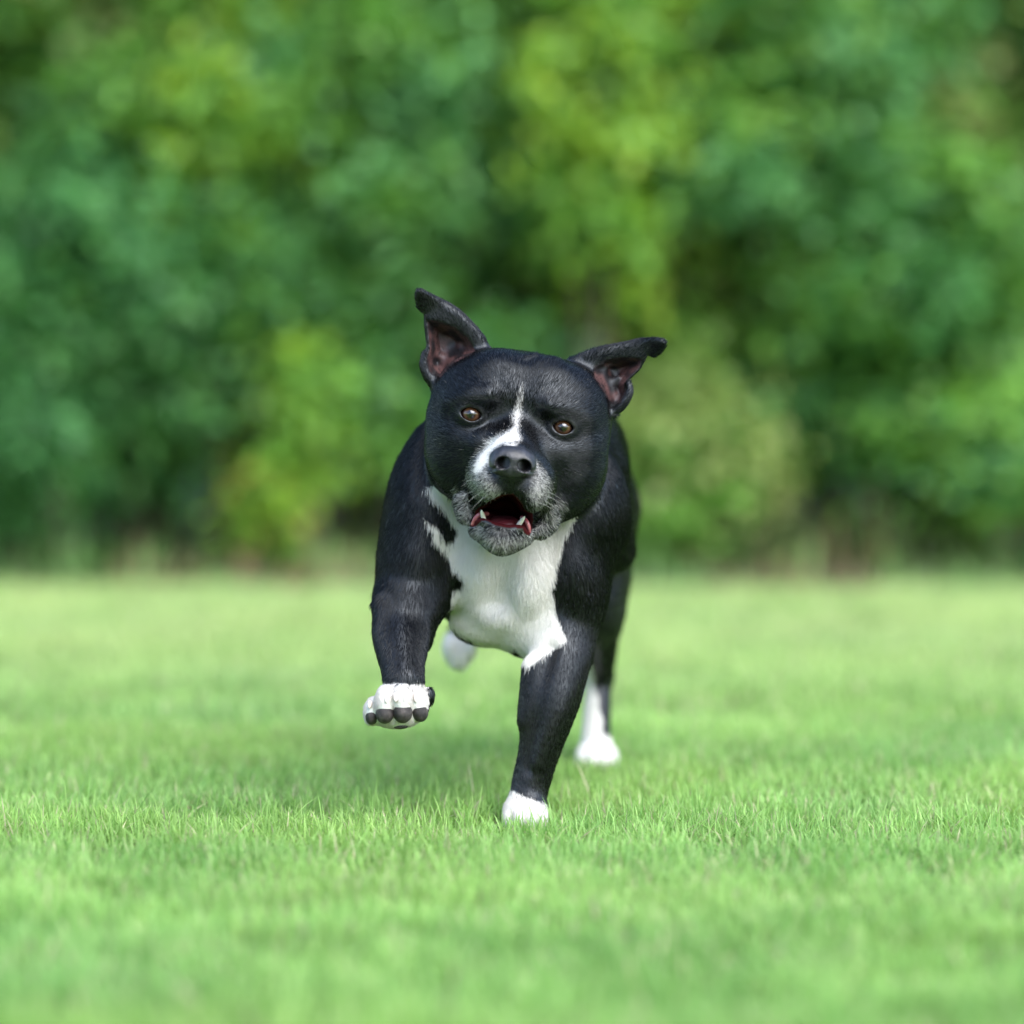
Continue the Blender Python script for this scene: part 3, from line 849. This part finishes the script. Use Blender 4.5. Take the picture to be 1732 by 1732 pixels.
def build_dog():
    import time
    t0 = time.time()
    loc = np.array([0, 0.1, 0.0])
    root = empty('dog', tuple(loc))
    tag(root, 'black dog with white chest and paws running towards the viewer with open mouth', 'dog')
    Sd = Joined()
    fine, coarse = (.0024, .0045) if os.environ.get('DOGFAST') else (.00135, .0024)
    Xc = axis_coords(-.17, .20, -.10, .155, fine, coarse)
    Yc = axis_coords(-.19, .82, -.17, .02, fine, coarse)
    Zc = axis_coords(-.012, .535, .20, .53, fine, coarse)
    V, Q = surface_nets(Sd, Xc, Yc, Zc)
    V = smooth_verts(V, Q, 2, .5)
    print('dog verts', len(V), 'quads', len(Q), time.time() - t0)
    me = mesh_np('body', V - loc, Q, np.full(len(Q), 4))
    HM = Sd.is_head(V)
    w, px, py = coat(V, HM)
    cup, mo, eye, lip = surf_regions(V, px, py)
    black = np.array([.004, .0038, .0042]); white = np.array([.74, .72, .69])
    c = black * (1 - w[:, None]) + white * w[:, None]
    cv = vnoise(V, 120)[:, None]
    earc = np.array([.008, .006, .007]) * (1 - sstep(.3, .75, cv)) + np.array([.075, .036, .034]) * sstep(.3, .75, cv)
    c = c * (1 - cup[:, None]) + earc * cup[:, None]
    c = np.where(mo[:, None], np.array([.060, .008, .010]), c)
    c = c * (1 - eye[:, None]) + np.array([.012, .010, .010]) * eye[:, None]
    c = np.where((lip & ~mo)[:, None], np.array([.03, .028, .03]), c)
    color_attr(me, 'col', c)
    inner = np.maximum(mo, cup)
    float_attr(me, 'rough', np.where(inner > .3, np.where(mo, .75, .5), np.where(lip, .28, .42)))
    float_attr(me, 'spec', np.where(mo, .05, np.where(cup > .3, .4, np.where(w > .5, .25, .52))))
    m, nt, b = nodes('short_coat')
    a = N(nt, 'ShaderNodeAttribute', attribute_name='col'); nt.links.new(a.outputs['Color'], b.inputs['Base Color'])
    a2 = N(nt, 'ShaderNodeAttribute', attribute_name='rough'); nt.links.new(a2.outputs['Fac'], b.inputs['Roughness'])
    a3 = N(nt, 'ShaderNodeAttribute', attribute_name='spec'); nt.links.new(a3.outputs['Fac'], b.inputs['Specular IOR Level'])
    b.inputs['Specular Tint'].default_value = (.86, .93, 1, 1)
    tcb = N(nt, 'ShaderNodeTexCoord'); mp = N(nt, 'ShaderNodeMapping'); mp.inputs['Scale'].default_value = (900, 500, 160)
    nt.links.new(tcb.outputs['Object'], mp.inputs['Vector'])
    nb = N(nt, 'ShaderNodeTexNoise'); nb.inputs['Scale'].default_value = 1; nb.inputs['Detail'].default_value = 3; nt.links.new(mp.outputs[0], nb.inputs['Vector'])
    bb = N(nt, 'ShaderNodeBump'); bb.inputs['Strength'].default_value = .35; bb.inputs['Distance'].default_value = .0006
    nt.links.new(nb.outputs[0], bb.inputs['Height']); nt.links.new(bb.outputs[0], b.inputs['Normal'])
    body = link('body', me, root, m)
    # ---- eyes
    for (x, y, d) in EYES:
        R_ = EYE_R * S(d)
        mm, nt, b = nodes('eyeball')
        tc = N(nt, 'ShaderNodeTexCoord'); sep = N(nt, 'ShaderNodeSeparateXYZ'); nt.links.new(tc.outputs['Object'], sep.inputs[0])
        vx = N(nt, 'ShaderNodeMath', operation='MULTIPLY'); vz = N(nt, 'ShaderNodeMath', operation='MULTIPLY')
        nt.links.new(sep.outputs[0], vx.inputs[0]); nt.links.new(sep.outputs[0], vx.inputs[1]); nt.links.new(sep.outputs[2], vz.inputs[0]); nt.links.new(sep.outputs[2], vz.inputs[1])
        ad = N(nt, 'ShaderNodeMath', operation='ADD'); nt.links.new(vx.outputs[0], ad.inputs[0]); nt.links.new(vz.outputs[0], ad.inputs[1])
        sq = N(nt, 'ShaderNodeMath', operation='SQRT'); nt.links.new(ad.outputs[0], sq.inputs[0])
        dv = N(nt, 'ShaderNodeMath', operation='DIVIDE'); nt.links.new(sq.outputs[0], dv.inputs[0]); dv.inputs[1].default_value = R_
        nz = N(nt, 'ShaderNodeTexNoise'); nz.inputs['Scale'].default_value = 900; nt.links.new(tc.outputs['Object'], nz.inputs['Vector'])
        ma = N(nt, 'ShaderNodeMath', operation='MULTIPLY_ADD'); nt.links.new(nz.outputs[0], ma.inputs[0]); ma.inputs[1].default_value = .06; nt.links.new(dv.outputs[0], ma.inputs[2])
        r = N(nt, 'ShaderNodeValToRGB'); el = r.color_ramp.elements
        el[0].position = 0; el[0].color = (.002, .002, .003, 1); el[1].position = 1; el[1].color = (.05, .03, .025, 1)
        for pos, cc in [(.30, (.003, .002, .003, 1)), (.35, (.022, .009, .004, 1)), (.52, (.072, .031, .011, 1)), (.68, (.035, .014, .006, 1)), (.76, (.012, .006, .005, 1)), (.84, (.02, .012, .012, 1))]:
            e = el.new(pos); e.color = cc
        nt.links.new(ma.outputs[0], r.inputs[0]); nt.links.new(r.outputs[0], b.inputs['Base Color'])
        b.inputs['Roughness'].default_value = .5; b.inputs['Specular IOR Level'].default_value = .1; b.inputs['Coat Weight'].default_value = 1; b.inputs['Coat Roughness'].default_value = .01; b.inputs['Coat IOR'].default_value = 1.8
        nu, nv = 48, 32
        th = np.linspace(0, math.pi, nv + 1)[:, None]; ph = (np.arange(nu) / nu * 2 * math.pi)[None]
        cc_, cr_ = .47, .62
        rad = R_ * np.maximum(1, np.where(np.sin(th) * cc_ < cr_, cc_ * np.cos(th) + np.sqrt(np.maximum(0, cr_ ** 2 - (cc_ * np.sin(th)) ** 2)), 1))          # slight corneal bulge towards -Y
        vv = np.stack([rad * np.sin(th) * np.cos(ph), -rad * np.cos(th) * np.ones_like(ph), rad * np.sin(th) * np.sin(ph)], -1).reshape(-1, 3)
        ii = (np.arange(nv)[:, None] * nu + np.arange(nu)[None]).ravel(); jj = (np.arange(nv)[:, None] * nu + (np.arange(nu)[None] + 1) % nu).ravel()
        q = np.stack([ii, jj, jj + nu, ii + nu], 1)
        o = link('eye', mesh_np('eye', vv, q, np.full(len(q), 4)), root, mm)
        o.location = Vector(P(x, y, d + 10) - loc)
    # ---- nose leather
    s = Shape(); e, cn, ch = s.ell, s.cone, s.chain
    e(867, 776, -238, 38, 23, 30, 10, roll=6)
    e(846, 785, -244, 19, 19, 24, 10); e(888, 790, -243, 19, 19, 24, 10)
    e(867, 795, -246, 18, 15, 20, 8)
    e(849, 783, -268, 12.5, 10.5, 34, 3, 's', roll=-15, yaw=-12); e(887, 788, -267, 12.5, 10.5, 34, 3, 's', roll=25)
    ch([(844, 788, -264, 3.4), (834, 794, -256, 3.2), (827, 793, -240, 3)], 3, 's')
    ch([(893, 793, -264, 3.4), (901, 799, -256, 3.2), (908, 798, -240, 3)], 3, 's')
    ch([(868, 782, -272, 1.5), (867, 796, -270, 2.5), (866, 812, -262, 2.5)], 4, 's')
    lo, hi = bbox_px(822, 746, -285, 914, 818, -195)
    nm = mat_simple('nose_leather', (.007, .007, .009), .38, .5, bump=.6, scale=900, coatw=.2, col2=(.028, .028, .034))
    part_mesh('nose', s, lo, hi, .0007, root, nm)
    # ---- gums, tongue, teeth
    gm = mat_simple('gum_flesh', (.36, .085, .10), .3, .5, bump=.2, scale=500, col2=(.56, .21, .22), coatw=.4)
    s = Shape()
    s.chain([(799, 887, -146, 3), (804, 877, -149, 3.8), (812, 870, -149, 3.6), (824, 869, -136, 4)], 3)
    lo, hi = bbox_px(788, 852, -175, 842, 900, -125)
    part_mesh('gum', s, lo, hi, .0008, root, gm)
    s = Shape()
    s.chain([(896, 901, -146, 2.8), (894, 890, -151, 3.6), (890, 881, -149, 3.6), (883, 876, -136, 4)], 3)
    lo, hi = bbox_px(862, 855, -175, 908, 915, -125)
    part_mesh('gum', s, lo, hi, .0008, root, gm)
    s = Shape(); s.ell(850, 884, -112, 30, 12, 62, 5); s.cone((850, 866, -112, 2), (850, 868, -150, 2), 10, 's')
    lo, hi = bbox_px(812, 866, -185, 888, 902, -40)
    part_mesh('tongue', s, lo, hi, .0012, root, mat_simple('tongue_flesh', (.12, .018, .024), .35, .5, bump=.4, scale=700, coatw=.3))
    tm = mat_simple('tooth_enamel', (.80, .76, .64), .22, .5, coatw=.5)
    def cone_mesh(name, A, B, r0, r1, mat, bend=(0, 0, 0), seg=12, rings=7):
        A = P(*A); B = P(*B); s_ = S(-150); ax = B - A; L = np.linalg.norm(ax); ax = ax / L
        u = np.cross(ax, [0, 1, .3]); u /= np.linalg.norm(u); w_ = np.cross(ax, u)
        vs = []
        for i in range(rings + 1):
            t = i / rings; r = (r0 * math.sqrt(max(0, 1 - t ** 2.2)) + r1 * t * (1 - t)) * s_ if i < rings else .0001
            cpt = A + ax * L * t + np.array(bend) * s_ * t * t
            for g in range(seg):
                an = g / seg * 2 * math.pi
                vs.append(cpt + u * math.cos(an) * r + w_ * math.sin(an) * r)
        q = [[i * seg + g, i * seg + (g + 1) % seg, (i + 1) * seg + (g + 1) % seg, (i + 1) * seg + g] for i in range(rings) for g in range(seg)]
        return link(name, mesh_np(name, np.array(vs) - loc, np.array(q), np.full(len(q), 4)), root, mat)
    cone_mesh('tooth', (819, 880, -156), (813, 862, -162), 4.2, 0, tm, (1, 0, 0))
    cone_mesh('tooth', (876, 889, -158), (888, 874, -162), 4.2, 0, tm, (0, 0, 1))
    # ---- pads and claws of the lifted paw, claws of the planted one
    pm = mat_simple('pad_leather', (.022, .019, .019), .55, .4, bump=.9, scale=1100, col2=(.075, .062, .060))
    for x, y, d, rx, ry, rd in [(630, 1210, -147, 12.5, 16, 18), (651, 1206, -166, 16, 18.5, 21), (681, 1204, -168, 17, 19.5, 21), (710, 1204, -153, 14.5, 17.5, 19), (678, 1228, -146, 14, 5, 16)]:
        s = Shape(); s.ell(x, y, d, rx, ry, rd, 2, roll=(x - 668) * -.25)
        lo, hi = bbox_px(x - rx - 6, y - ry - 6, d - rd - 8, x + rx + 6, y + ry + 6, d + rd + 4)
        part_mesh('paw_pad', s, lo, hi, .0009, root, pm)
    cm = mat_simple('claw_horn', (.60, .52, .46), .35, .5, coatw=.2, col2=(.72, .66, .60))
    for a_, b_ in [((626, 1188, -158), (624, 1198, -167)), ((653, 1177, -178), (654, 1189, -190)), ((669, 1175, -178), (669, 1187, -190)), ((703, 1176, -164), (704, 1188, -175))]:
        cone_mesh('claw', a_, b_, 4.6, 0, cm)
    for x, d in [(861, -56), (878, -74), (898, -74), (915, -56)]: cone_mesh('claw', (x, 1390, d + 4), (x, 1398, d - 7), 3.6, 0, cm)
    print('parts', time.time() - t0)
    if not os.environ.get('NOFUR'): build_fur(root, loc, V, Q, HM)
    print('fur', time.time() - t0)

def build_fur(root, loc, V, Q, HM):
    v0, v1, v2, v3 = (V[Q[:, i]] for i in range(4))
    nrm = np.cross(v2 - v0, v3 - v1); ar = np.linalg.norm(nrm, axis=1) * .5; nrm /= (2 * ar[:, None] + 1e-12)
    cen = (v0 + v1 + v2 + v3) / 4
    # vertex normals for smooth roots
    VN = np.zeros_like(V)
    for i in range(4):
        for a in range(3): VN[:, a] += np.bincount(Q[:, i], nrm[:, a] * ar, len(V))
    VN /= np.linalg.norm(VN, axis=1)[:, None] + 1e-12
    px, py = unP(cen)
    head = HM[Q[:, 0]]
    wgt = ar * np.where(nrm[:, 1] < .15, 1.0, .30) * np.where(head, 1.9, 1.0) * np.where(cen[:, 1] > .35, .45, 1.0)
    NH = int(os.environ.get('NH', 520000))
    f = rng.choice(len(Q), NH, p=wgt / wgt.sum())
    a, b = rng.random((2, NH, 1))
    def bil(A): return (A[Q[f, 0]] * (1 - a) + A[Q[f, 1]] * a) * (1 - b) + (A[Q[f, 3]] * (1 - a) + A[Q[f, 2]] * a) * b
    p = bil(V); n = bil(VN); n /= np.linalg.norm(n, axis=1)[:, None] + 1e-12
    hd = HM[Q[f, 0]]
    w, px, py = coat(p, hd, 2.2)
    cup, mo, eye, lip = surf_regions(p, px, py)
    q = np.stack([px, py], 1)
    # keep hair off nose, pads, mouth, lids, ear cups
    nose = np.hypot((px - 867) / 40, (py - 782) / 29) < 1
    nose &= p[:, 1] < -.11
    pads = (p[:, 1] < -.085) & (py > 1150) & (px < 730) & (np.minimum.reduce([np.hypot((px - x) / (rx + .5), (py - y) / (ry + .5)) for x, y, rx, ry in [(630, 1210, 11.5, 14.5), (651, 1205, 14.5, 17), (681, 1203, 15.5, 18), (709, 1203, 13, 16), (678, 1227, 14, 5)]]) < 1)
    pads |= (p[:, 1] < -.085) & (np.minimum.reduce([np.hypot((px - x) / 5, (py - y) / 9) for x, y in [(625, 1192), (652, 1183), (668, 1181), (703, 1181)]]) < 1)
    thin = (w < .5) & (rng.random(NH) < .38) & ~((w > .03) & hd)
    keep = ~(nose | pads | mo | lip | thin) & (rng.random(NH) > eye * 1.2) & (rng.random(NH) > cup * .86)
    p, n, w, px, py, cup, eye, hd = p[keep], n[keep], w[keep], px[keep], py[keep], cup[keep], eye[keep], hd[keep]
    NH = len(p); y = p[:, 1]
    earm = ((px < 738) & (py < 660) | (px > 1030) & (py < 700) | (py < 590)) & (y < .06)
    # flow
    nosep = P(868, 775, -262)
    rad = p - nosep; rad /= np.linalg.norm(rad, axis=1)[:, None]
    fh = rad + np.array([0, .25, 0])
    s = sstep(-.02, .25, y)
    fb = np.stack([(px - 850) / 700 * (1 - s), 1.9 * s + .12, -1 + .25 * s], 1)
    fl = np.stack([np.zeros(NH), np.full(NH, -.05), np.full(NH, -1.0)], 1)
    leg = np.where(y < .25, sstep(960, 1080, py), sstep(1000, 1120, py))[:, None]
    fb = fb * (1 - leg) + fl * leg
    el = np.where((px < 900)[:, None], P(704, 490, -5) - P(785, 650, -5), P(1124, 577, 5) - P(1015, 665, 5)); el = el / np.linalg.norm(el, axis=1)[:, None]
    hb = sstep(-.02, .03, y)[:, None] * (~hd)[:, None] + (~hd & (y < -.02))[:, None] * 1.0
    hb = np.clip(hb, 0, 1)
    fl_ = np.where(hd[:, None], fh, fb)
    fl_ = np.where(earm[:, None], el + np.array([0, .1, 0]), fl_)
    # swirls so the coat does not lie perfectly even
    sw = (np.stack([vnoise(p, 28), vnoise(p + 5, 28), vnoise(p + 11, 28)], 1) - .5) * np.where(leg > .5, .18, .42) + (np.stack([vnoise(p, 140), vnoise(p + 5, 140), vnoise(p + 11, 140)], 1) - .5) * .16
    fl_ = fl_ + sw + rng.normal(0, .045, (NH, 3))
    t = fl_ - (fl_ * n).sum(1)[:, None] * n
    t /= np.linalg.norm(t, axis=1)[:, None] + 1e-9
    # lengths
    L = np.full(NH, .0082)
    dn = np.linalg.norm(p - nosep, axis=1)
    L = np.where(hd, .0030 + .0028 * sstep(.04, .13, dn), L)
    L = np.where(~hd & (w > .5) & (y < .2) & (py < 1140), .0095, L)
    L = np.where(~hd & (w > .5) & (py > 1050) & (y < .2), .0055, L)
    L = np.where((py > 1020) & ~((w > .5) & (py < 1100)), .0052, L)
    L = np.where((py > 1150) & (y < .3), .0042, L)
    L = np.where(earm, .0036, L)
    L = np.where(hd & (py > 840), .0042, L)                         # whiskery chin and flews
    L = L * rng.uniform(.6, 1.25, NH)
    lift = np.where(hd, .13, .11) + rng.normal(0, .02, NH) + np.where(~hd & (w > .5), .08, 0) + np.where(hd & (py > 840), .22, 0)
    lift = np.where(rng.random(NH) < .05, lift + rng.uniform(.1, .35, NH), lift)
    lift = np.clip(lift, .05, .8)
    K = 4
    tt = np.linspace(0, 1, K)
    pts = np.empty((NH, K, 3))
    for i, q_ in enumerate(tt):
        pts[:, i] = p - n * .00012 + t * (L * q_)[:, None] + n * (L * lift * (q_ * 1.5 - q_ * q_ * .9))[:, None]
    # colour of each hair: salt and pepper where grey
    isw = rng.random(NH) < w
    paw = ((py > 1150) & (y < .05))[:, None]
    grey = (w > .04) & (w < .9) & hd
    jit = rng.uniform(.75, 1.15, (NH, 1))
    blk = np.array([.0022, .0020, .0024]) * jit
    wh = np.array([.84, .82, .79]) * (.85 + .15 * jit)
    wh = np.where(paw, wh * np.array([.76, .745, .73]), wh)
    wh = np.where(grey[:, None], wh * rng.uniform(.16, .85, (NH, 1)), wh)
    c = np.where(isw[:, None], wh, blk)
    stray = (rng.random(NH) < .0012) & hd
    c = np.where(stray[:, None], np.array([.35, .33, .3]), c)
    c = np.where((cup > .3)[:, None], np.array([.03, .02, .02]), c)
    me = bpy.data.hair_curves.new('fur')
    me.add_curves([K] * NH)
    me.points.foreach_set('position', (pts - loc).astype(np.float32).ravel())
    r = np.array([1.0, .95, .7, .15])[None] * np.where(hd, .000105, .00014)[:, None] * np.where(isw, 1.1, 1.0)[:, None]
    ra = me.attributes.get('radius') or me.attributes.new('radius', 'FLOAT', 'POINT')
    ra.data.foreach_set('value', r.astype(np.float32).ravel())
    ca = me.attributes.new('hcol', 'FLOAT_COLOR', 'CURVE')
    cc = np.ones((NH, 4), np.float32); cc[:, :3] = c
    ca.data.foreach_set('color', cc.ravel())
    m, nt, b = nodes('short_hair')
    at = N(nt, 'ShaderNodeAttribute', attribute_name='hcol'); nt.links.new(at.outputs['Color'], b.inputs['Base Color'])
    b.inputs['Roughness'].default_value = .24; b.inputs['Specular IOR Level'].default_value = .52; b.inputs['Specular Tint'].default_value = (.86, .93, 1, 1)
    tr = N(nt, 'ShaderNodeBsdfTranslucent'); nt.links.new(at.outputs['Color'], tr.inputs[0])
    mx = N(nt, 'ShaderNodeMixShader'); mx.inputs[0].default_value = .3
    nt.links.new(b.outputs[0], mx.inputs[1]); nt.links.new(tr.outputs[0], mx.inputs[2]); nt.links.new(mx.outputs[0], nt.nodes['Material Output'].inputs[0])
    o = link('fur', me, root, m)
    o['kind'] = 'stuff'
    # whiskers and brow bristles
    spots = [(812, 812, -1), (806, 822, -1), (818, 826, -1), (812, 834, -1), (824, 838, -1), (802, 830, -1), (920, 820, 1), (926, 832, 1), (914, 836, 1), (920, 846, 1), (908, 850, 1), (928, 842, 1),
             (838, 922, -.2), (852, 926, .1), (866, 922, .3), (826, 916, -.4)]
    P3 = []; C3 = []
    for x, yy, sd in spots:
        tgt = P(x, yy, -100)
        k = np.argmin(np.hypot(px - x, py - yy) + np.where(hd, 0, 1e3) + (y + .2) * 60)
        r0 = p[k]; dirv = n[k] * .7 + np.array([sd * .9, .35, rng.normal(-.05, .2)]); dirv /= np.linalg.norm(dirv)
        Lw = rng.uniform(.012, .024) * (.55 if abs(sd) < .6 else 1)
        for t_ in np.linspace(0, 1, 6): P3.append(r0 + dirv * Lw * t_ + np.array([0, .3, -.35]) * Lw * t_ * t_)
        C3.append([.55, .54, .5] if rng.random() < .55 else [.006, .006, .007])
    w3 = bpy.data.hair_curves.new('whiskers'); w3.add_curves([6] * len(spots))
    w3.points.foreach_set('position', (np.array(P3) - loc).astype(np.float32).ravel())
    ra = w3.attributes.get('radius') or w3.attributes.new('radius', 'FLOAT', 'POINT')
    ra.data.foreach_set('value', np.tile(np.array([.00014, .00013, .00011, .00009, .00006, .00002], np.float32), len(spots)))
    ca = w3.attributes.new('hcol', 'FLOAT_COLOR', 'CURVE')
    cc = np.ones((len(spots), 4), np.float32); cc[:, :3] = np.array(C3); ca.data.foreach_set('color', cc.ravel())
    link('whiskers', w3, root, m)['kind'] = 'stuff'
build_dog()
build_ground()
build_grass()
build_bushes()
